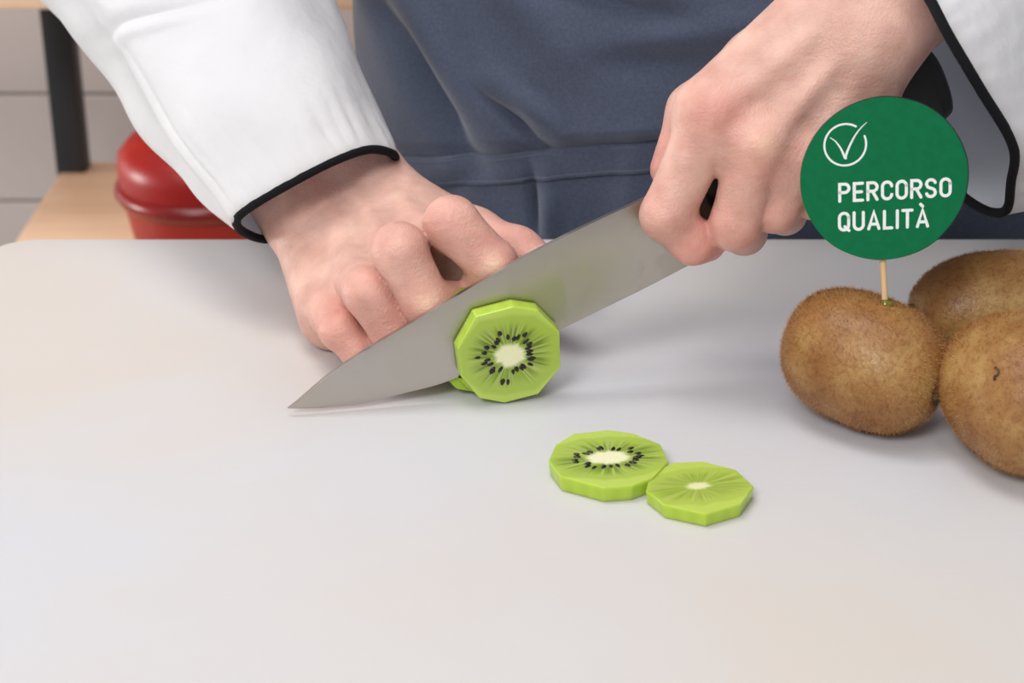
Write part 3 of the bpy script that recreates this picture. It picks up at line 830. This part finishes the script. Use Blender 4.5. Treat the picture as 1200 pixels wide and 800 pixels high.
fd.add([(th_[0], th_[1], .018, .0140), (th_[1], th_[2], .0135, .0105), (th_[2], th_[3], .0108, .0090)], .013, .006, .002, th_[1], .03)
# MCP knuckles and tendons
for k, h_ in (('i', .0012), ('m', .0034), ('r', .0018), ('p', .001)):
    fd.bumpat(mcp[k]+bkn*.0105, .0068, h_)
for k, w0 in (('i', Wt), ('m', Wt*.5+W0*.5), ('r', W0*.7+Wu*.3), ('p', Wu)):
    a_ = w0+bkn*(.0125 if k in 'im' else .0085); b_ = mcp[k]+bkn*.0078
    fd.add([(a_*.55+b_*.45, b_, .0012, .0032)], .006)
reds = [(mcp['i']+bkn*.01, .014, .5), (mcp['m']+bkn*.008+np.array([0, 0, -.006]), .012, .55), (dip['i'], .015, .9), (pip['i'], .014, .4), (pip['m'], .014, .55), (pip['r'], .014, .5), (mcp['r']+bkn*.01, .012, .35), (th_[3], .02, .5)]
pales = [(mcp['m']+bkn*.0115, .0055, .7)]
finish(fd, reds, pales)

person = empty('person', (.10, 1.02, 0), 'person in white chef jacket and slate blue apron cutting a kiwi with a knife', 'person')
bmb = bmesh.new(); loops = []; lay = bmb.verts.layers.float_color.new('tint')
ELB = [Vector(elb), Vector(E1)]; WR = [Vector(wr_), Vector(W0)]; cutf = [.30, .36]; mids = []
for h_ in range(2):
    V_ = skinV[h_]; Q_ = skinQ[h_]-Q0[h_]; C_ = skinC[h_]
    vs_ = []
    for v_, c_ in zip(V_.tolist(), C_.tolist()):
        q = bmb.verts.new(v_); q[lay] = (*c_, 1); vs_.append(q)
    fs_ = []
    for q in Q_.tolist():
        try: fs_.append(bmb.faces.new([vs_[k] for k in q]))
        except ValueError: pass
    d_ = (ELB[h_]-WR[h_]).normalized(); pt = WR[h_].lerp(ELB[h_], cutf[h_])
    es_ = list({e for f in fs_ for e in f.edges})
    r_ = bmesh.ops.bisect_plane(bmb, geom=vs_+es_+fs_, dist=1e-6, plane_co=pt, plane_no=d_, clear_outer=True)
    loops.append([e for e in r_['geom_cut'] if isinstance(e, bmesh.types.BMEdge) and e.is_boundary]); mids.append((pt, d_))
def ringv(c, d_, a_, b_, n=40):
    d_ = Vector(d_).normalized(); s1 = d_.cross(Vector((0, 0, 1))).normalized(); s2 = s1.cross(d_)
    vs_ = [bmb.verts.new(Vector(c)+s1*a_*math.cos(2*math.pi*k/n)+s2*b_*math.sin(2*math.pi*k/n)) for k in range(n)]
    for v_ in vs_: v_[lay] = (*base_c, 1)
    return [bmb.edges.new((vs_[k], vs_[(k+1) % n])) for k in range(n)]
PX = .121
stn = [(ELB[0], Vector((-.25, .5, .6)), .036, .036), (Vector((PX-.25, 1.03, ZB+.36)), (.3, 0, .9), .042, .045), (Vector((PX-.16, 1.04, ZB+.44)), (1, 0, .05), .06, .05),
       (Vector((PX, 1.04, ZB+.38)), (1, 0, 0), .085, .14), (Vector((PX+.16, 1.04, ZB+.44)), (1, 0, -.05), .06, .05), (Vector((PX+.22, 1.03, ZB+.36)), (.3, 0, -.9), .042, .045), (ELB[1], Vector((-.25, -.5, -.6)), .036, .036)]
stn[1] = (ELB[0].lerp(stn[2][0], .5), (stn[2][0]-ELB[0]), .044, .044); stn[5] = (ELB[1].lerp(stn[4][0], .5), (ELB[1]-stn[4][0]), .044, .044)
stn[0] = (ELB[0], (stn[2][0]-WR[0]), .036, .036); stn[6] = (ELB[1], (WR[1]-stn[4][0]), .036, .036)
prev_ = loops[0]
for c, d_, a_, b_ in stn:
    e_ = ringv(c, d_, a_, b_); bmesh.ops.bridge_loops(bmb, edges=prev_+e_); prev_ = e_
bmesh.ops.bridge_loops(bmb, edges=prev_+loops[1])
bmesh.ops.delete(bmb, geom=[v_ for v_ in bmb.verts if not v_.link_edges], context='VERTS')
bmesh.ops.recalc_face_normals(bmb, faces=bmb.faces)
me = bpy.data.meshes.new('body'); bmb.to_mesh(me); bmb.free(); me.shade_smooth(); me.materials.append(M['skin'])
body = bpy.data.objects.new('body', me); col.objects.link(body); under(person, body)

# ------------------------------------------------------------------ clothing
def loft(rings, n, m_, smooth_len=True):
    """rings: lists of the same number of control points; n points around, m_ along"""
    R = [catmull(r, n, True) for r in rings]
    cols_ = [catmull([R[j][i] for j in range(len(R))], m_) for i in range(n)]
    return cols_            # cols_[i][j]
jacket = empty('jacket', person.location); jacket.parent = person; jacket.location = (0, 0, 0)
jacket['label'] = 'white chef jacket with black piping on the cuffs'
def sub(o):      # mesh in world coordinates -> child of the jacket
    o.parent = jacket; o.location = Vector(o.location) - Vector(person.location); return o
def sleeve(rings, n, m_, rip, seed, wrinkles=()):
    cols_ = loft(rings, n, m_); V = []; F = []
    cen = [sum((cols_[i][j] for i in range(n)), Vector())/n for j in range(m_)]
    for j in range(m_):
        for i in range(n):
            p = cols_[i][j]; o_ = (p-cen[j]).normalized(); t = j/(m_-1)
            a_ = i/n*2*math.pi
            rr = rip*min(1, t*8)*math.exp(-t*9)*mnoise.noise(Vector((math.cos(a_)*9, math.sin(a_)*9, seed+t*6)))
            rr += .0028*mnoise.noise(Vector((p.x*26, p.y*26, p.z*26+seed)))*min(1, t*5)
            for (q, w, h_, ang, aw) in wrinkles:
                rr += h_*math.exp(-((t-q)/w)**2)*math.exp(-((math.remainder(a_-ang, 2*math.pi))/aw)**2)
            if j == 0: rr = 0
            V.append(p+o_*rr)
    for j in range(m_-1):
        for i in range(n): F.append((j*n+i, j*n+(i+1) % n, (j+1)*n+(i+1) % n, (j+1)*n+i))
    rim = [Vector(V[i]) for i in range(n)]
    return V, F, rim, cen
def make_sleeve(rings, seed, rip, label, flip, wr=()):
    V, F, rim, cen = sleeve(rings, 144, 120, rip, seed, wr)
    if flip: F = [f[::-1] for f in F]
    o = sub(mesh_obj('sleeve', V, F, M['white'], None)); 
    o.data.materials.append(M['lining'])
    s_ = o.modifiers.new('thickness', 'SOLIDIFY'); s_.thickness = .0016; s_.offset = -1; s_.material_offset = 1; s_.material_offset_rim = 0
    pv, pf = tube(catmull(rim, 160, True), .0021, 8, True)
    q = sub(mesh_obj('cuff_piping', pv, pf, M['piping'], None)); q['label'] = 'black piping round the cuff'
    return o
# left of the photograph: control points run from the inner (right) contour over the front to the crease, the underside and back
L0 = [P(461, 181, .806), P(432, 175, .790), P(390, 189, .778), P(336, 217, .770), P(292, 243, .768), P(277, 258, .773), P(286, 272, .788), P(318, 280, .806), P(372, 262, .830), P(430, 218, .838), P(458, 194, .826)]
L1 = [P(449, 150, .822), P(415, 140, .800), P(368, 150, .786), P(310, 175, .780), P(262, 200, .780), P(250, 214, .788), P(245, 238, .806), P(290, 246, .836), P(360, 226, .858), P(420, 180, .860), P(447, 160, .842)]
L2 = [P(424, 92, .850), P(385, 78, .822), P(330, 85, .805), P(262, 105, .800), P(208, 128, .806), P(196, 142, .816), P(172, 160, .846), P(225, 170, .885), P(310, 160, .905), P(385, 125, .896), P(420, 102, .872)]
L3 = [P(402, 40, .875), P(360, 25, .846), P(300, 22, .828), P(225, 38, .826), P(168, 54, .834), P(155, 68, .845), P(130, 92, .880), P(180, 110, .920), P(270, 100, .940), P(350, 70, .925), P(395, 50, .898)]
L4 = [P(383, -8, .900), P(338, -25, .868), P(272, -30, .850), P(195, -18, .850), P(130, -5, .860), P(105, 8, .875), P(72, 22, .910), P(130, 45, .960), P(225, 40, .985), P(320, 15, .965), P(375, 0, .925)]
L5 = [P(352, -90, .945), P(300, -120, .91), P(230, -130, .89), P(150, -120, .89), P(80, -100, .905), P(40, -90, .925), P(5, -70, .965), P(70, -40, 1.02), P(170, -40, 1.05), P(280, -60, 1.02), P(342, -80, .975)]
L6 = [P(330, -230, .99), P(270, -260, .96), P(190, -270, .94), P(110, -265, .945), P(50, -250, .965), P(20, -235, .985), P(10, -215, 1.02), P(60, -190, 1.08), P(150, -185, 1.10), P(250, -195, 1.08), P(315, -220, 1.03)]
L7 = [P(400, -470, 1.01), P(340, -500, .97), P(260, -500, .95), P(180, -480, .96), P(120, -460, .98), P(100, -440, 1.0), P(100, -420, 1.04), P(150, -400, 1.09), P(230, -400, 1.11), P(320, -410, 1.09), P(380, -440, 1.05)]
make_sleeve([L0, L1, L2, L3, L4, L5, L6, L7], 2, .0035, '', False,
            ((.22, .22, .0035, 2.80, .10), (.25, .25, -.0035, 3.10, .16), (.50, .022, -.0045, 2.1, .7), (.475, .02, .003, 2.1, .7), (.12, .05, -.0015, 1.0, .2)))
# right of the photograph
R0 = [P(1066, -40, .712), P(1090, 0, .698), P(1112, 42, .690), P(1148, 103, .688), P(1187, 170, .697), P(1185, 212, .715), P(1178, 247, .735), P(1148, 243, .765), P(1112, 212, .785), P(1078, 150, .800), P(1048, 80, .802), P(1032, 10, .795), P(1036, -45, .765), P(1050, -60, .735)]
ctrR = sum(R0, Vector())/len(R0)
dirR = (Vector(E1)-Vector(W0)).normalized()
def shift(r, d, s, t=0): 
    c = sum(r, Vector())/len(r); return [c+(p-c)*s+dirR*d+Vector((0, 0, t)) for p in r]
R1 = [P(1096, -60, .730), P(1120, -20, .715), P(1150, 25, .705), P(1192, 90, .705), P(1240, 160, .715), P(1240, 200, .733), P(1226, 232, .755), P(1190, 225, .790), P(1150, 190, .815), P(1110, 130, .83), P(1080, 60, .832), P(1060, -10, .82), P(1066, -60, .79), P(1080, -80, .755)]
R2 = shift(R1, .05, 1.02, .0)
R3 = shift(R1, .12, 1.05, .0)
R4 = shift(R1, .20, 1.15, .02)
cc = sum(R4, Vector())/len(R4)
R5 = [cc+(p-cc)*1.0+Vector((-.03, .06, .12)) for p in R4]
R6 = [cc+(p-cc)*.95+Vector((-.06, .05, .26)) for p in R4]
make_sleeve([R0, R1, R2, R3, R4, R5, R6], 9, .0035, '', True)

# torso of the jacket, and trousers and shoes that stand on the floor behind the counter
XC, YC = .121, 1.035
def ell(z, rx, ry, yc=YC, n=72, p=2.3):
    out = []
    for k in range(n):
        a_ = 2*math.pi*k/n; c_, s_ = math.cos(a_), math.sin(a_)
        out.append(Vector((XC+rx*math.copysign(abs(c_)**(2/p), c_), yc+ry*math.copysign(abs(s_)**(2/p), s_), z)))
    return out
tr = [ell(ZB-.12, .192, .128), ell(ZB, .190, .122), ell(ZB+.12, .190, .120), ell(ZB+.28, .190, .120), ell(ZB+.42, .200, .115), ell(ZB+.50, .170, .10), ell(ZB+.56, .09, .07), ell(ZB+.58, .05, .05)]
V = []; F = []; n = 72
for r in tr: V += r
for j in range(len(tr)-1):
    for i in range(n): F.append((j*n+i, j*n+(i+1) % n, (j+1)*n+(i+1) % n, (j+1)*n+i))
F.append(tuple((len(tr)-1)*n+i for i in range(n))); F.append(tuple(range(n))[::-1])
sub(mesh_obj('jacket_torso', V, F, M['white'], None))
V = []; F = []
for sx in (-1, 1):
    b0 = len(V); zs = [(ZB-.10, .085, .115, .085), (ZB-.3, .088, .10, .09), (.45, .09, .07, .07), (.25, .092, .065, .065), (.06, .095, .06, .06)]
    for z, dx, rx, ry in zs:
        for k in range(32):
            a_ = 2*math.pi*k/32; V.append((XC+sx*dx+rx*math.cos(a_), YC+ry*math.sin(a_), z))
    for j in range(len(zs)-1):
        for i in range(32): F.append((b0+j*32+i, b0+j*32+(i+1) % 32, b0+(j+1)*32+(i+1) % 32, b0+(j+1)*32+i))
    F.append(tuple(b0+i for i in range(32))); F.append(tuple(b0+(len(zs)-1)*32+i for i in range(32))[::-1])
under(person, mesh_obj('trousers', V, F, M['trouser'], None))
for sx in (-1, 1):
    bm = bmesh.new(); bmesh.ops.create_cube(bm, size=1)
    for v in bm.verts: v.co = Vector((v.co.x*.095, v.co.y*.27, v.co.z*.085)) if v.co.z > 0 and v.co.y > 0 else Vector((v.co.x*.095, v.co.y*.27, (v.co.z*.05 if v.co.z > 0 else v.co.z*.085)))
    bmesh.ops.bevel(bm, geom=bm.edges[:], offset=.02, segments=3, profile=.5, affect='EDGES')
    o = bm_obj('shoe', bm, M['handle'], None); o.location = (XC+sx*.097, YC-.03, .0425); under(person, o)

# apron: wraps the front of the torso, gathered under a sewn waistband
def band_z(x): return ZB + .0228 + .25*x - .9*max(0, x)**2          # height of the waistband along the front
NU, NV = 360, 220
z_lo, z_hi = ZB-.42, ZB+.34
rndw = random.Random(4)
def apron_pt(u, z, extra=0):
    a_ = math.radians(180+ -8 + 196*u)      # from the left side round the front to the right side
    p = 2.35; c_, s_ = math.cos(a_), math.sin(a_)
    rx = .205; ry = .134
    x = XC+rx*math.copysign(abs(c_)**(2/p), c_); y = YC+ry*math.copysign(abs(s_)**(2/p), s_)
    nx, ny = c_, s_*1.2; l_ = math.hypot(nx, ny); nx /= l_; ny /= l_
    d = 0
    bz = band_z(x); dz = z-bz
    if dz > 0: d += .015*ss(dz, .006, .018)*(.25+.75*float(ss(x, -.02, .10))) - .004*float(ss(dz, .05, .2))
    else: d += .0020*(-min(0, dz+.008))/.05
    # folds: (x, dz centre, length, width, slope, height)
    for fx, fz, ln, wd, sl, hh_ in FOLDS:
        dx_, dz_ = x-fx, dz-fz
        al = dx_*math.cos(sl)+dz_*math.sin(sl); ac = -dx_*math.sin(sl)+dz_*math.cos(sl)
        d += 1.35*hh_*math.exp(-(al/ln)**2-(ac/wd)**2)
    d += .0040*mnoise.noise(Vector((x*9, z*13, 3.3)))+.0014*mnoise.noise(Vector((x*34, z*26, 7)))
    d += extra
    return Vector((x+nx*d, y+ny*d, z))
FOLDS = [(-.045, .050, .045, .007, -1.05, -.011), (-.030, .058, .045, .008, -1.05, .004),
         (.004, .026, .020, .0032, -.85, -.006), (.012, .034, .020, .005, -.85, .004), (-.006, .040, .026, .008, -1.2, .003),
         (.012, -.022, .016, .0024, 1.65, -.005), (.020, -.024, .018, .005, 1.6, .003),
         (.045, .085, .035, .007, -.35, -.004), (.050, .095, .040, .008, -.35, .004), (.075, .052, .035, .009, -.12, -.003), (.10, .066, .06, .010, .12, .004), (.0, .095, .05, .010, -.9, .003),
         (-.050, -.02, .03, .006, .5, -.003), (.06, -.025, .04, .008, 1.4, .002)]
V = []; F = []
zl = [z_lo+(z_hi-z_lo)*(j/(NV-1)) for j in range(NV)]
zl = sorted(set([round(z_lo+k*.012, 5) for k in range(int((ZB-.03-z_lo)/.012))]+[round(ZB-.03+k*.0011, 5) for k in range(160)]+[round(ZB+.146+k*.012, 5) for k in range(1, 17)]))
NV = len(zl)
for z in zl:
    for i in range(NU): V.append(apron_pt(i/(NU-1), z))
for j in range(NV-1):
    for i in range(NU-1): F.append((j*NU+i, j*NU+i+1, (j+1)*NU+i+1, (j+1)*NU+i))
ap = mesh_obj('apron', V, F, M['apron'], None); under(person, ap)
s_ = ap.modifiers.new('thickness', 'SOLIDIFY'); s_.thickness = .0014; s_.offset = 1
ap['label'] = 'slate blue cotton apron'
# waistband and its stitching
V = []; F = []; prof = [(-.0085, .0002), (-.0078, .0020), (-.004, .0024), (0, .0026), (.004, .0024), (.0078, .0020), (.0085, .0002)]
for i in range(NU):
    u = i/(NU-1); x = apron_pt(u, ZB+.03).x
    for dz_, ex_ in prof:
        p = apron_pt(u, band_z(x)+dz_, ex_+.0018+.0005*mnoise.noise(Vector((x*60, dz_*200, 2)))); V.append(p)
m_ = len(prof)
for i in range(NU-1):
    for k in range(m_-1): F.append((i*m_+k, i*m_+k+1, (i+1)*m_+k+1, (i+1)*m_+k))
wb = mesh_obj('waistband', V, F, M['apron'], None, auto=50); wb.parent = ap
for dz_ in (-.0062, .0062):
    pts = []
    for i in range(8, NU-8):
        u = i/(NU-1); x = apron_pt(u, ZB+.03).x; pts.append(apron_pt(u, band_z(x)+dz_, .0018+.0022))
    pv, pf = tube(pts, .0003, 5); st = mesh_obj('stitching', pv, pf, M['stitch'], None); st.parent = ap
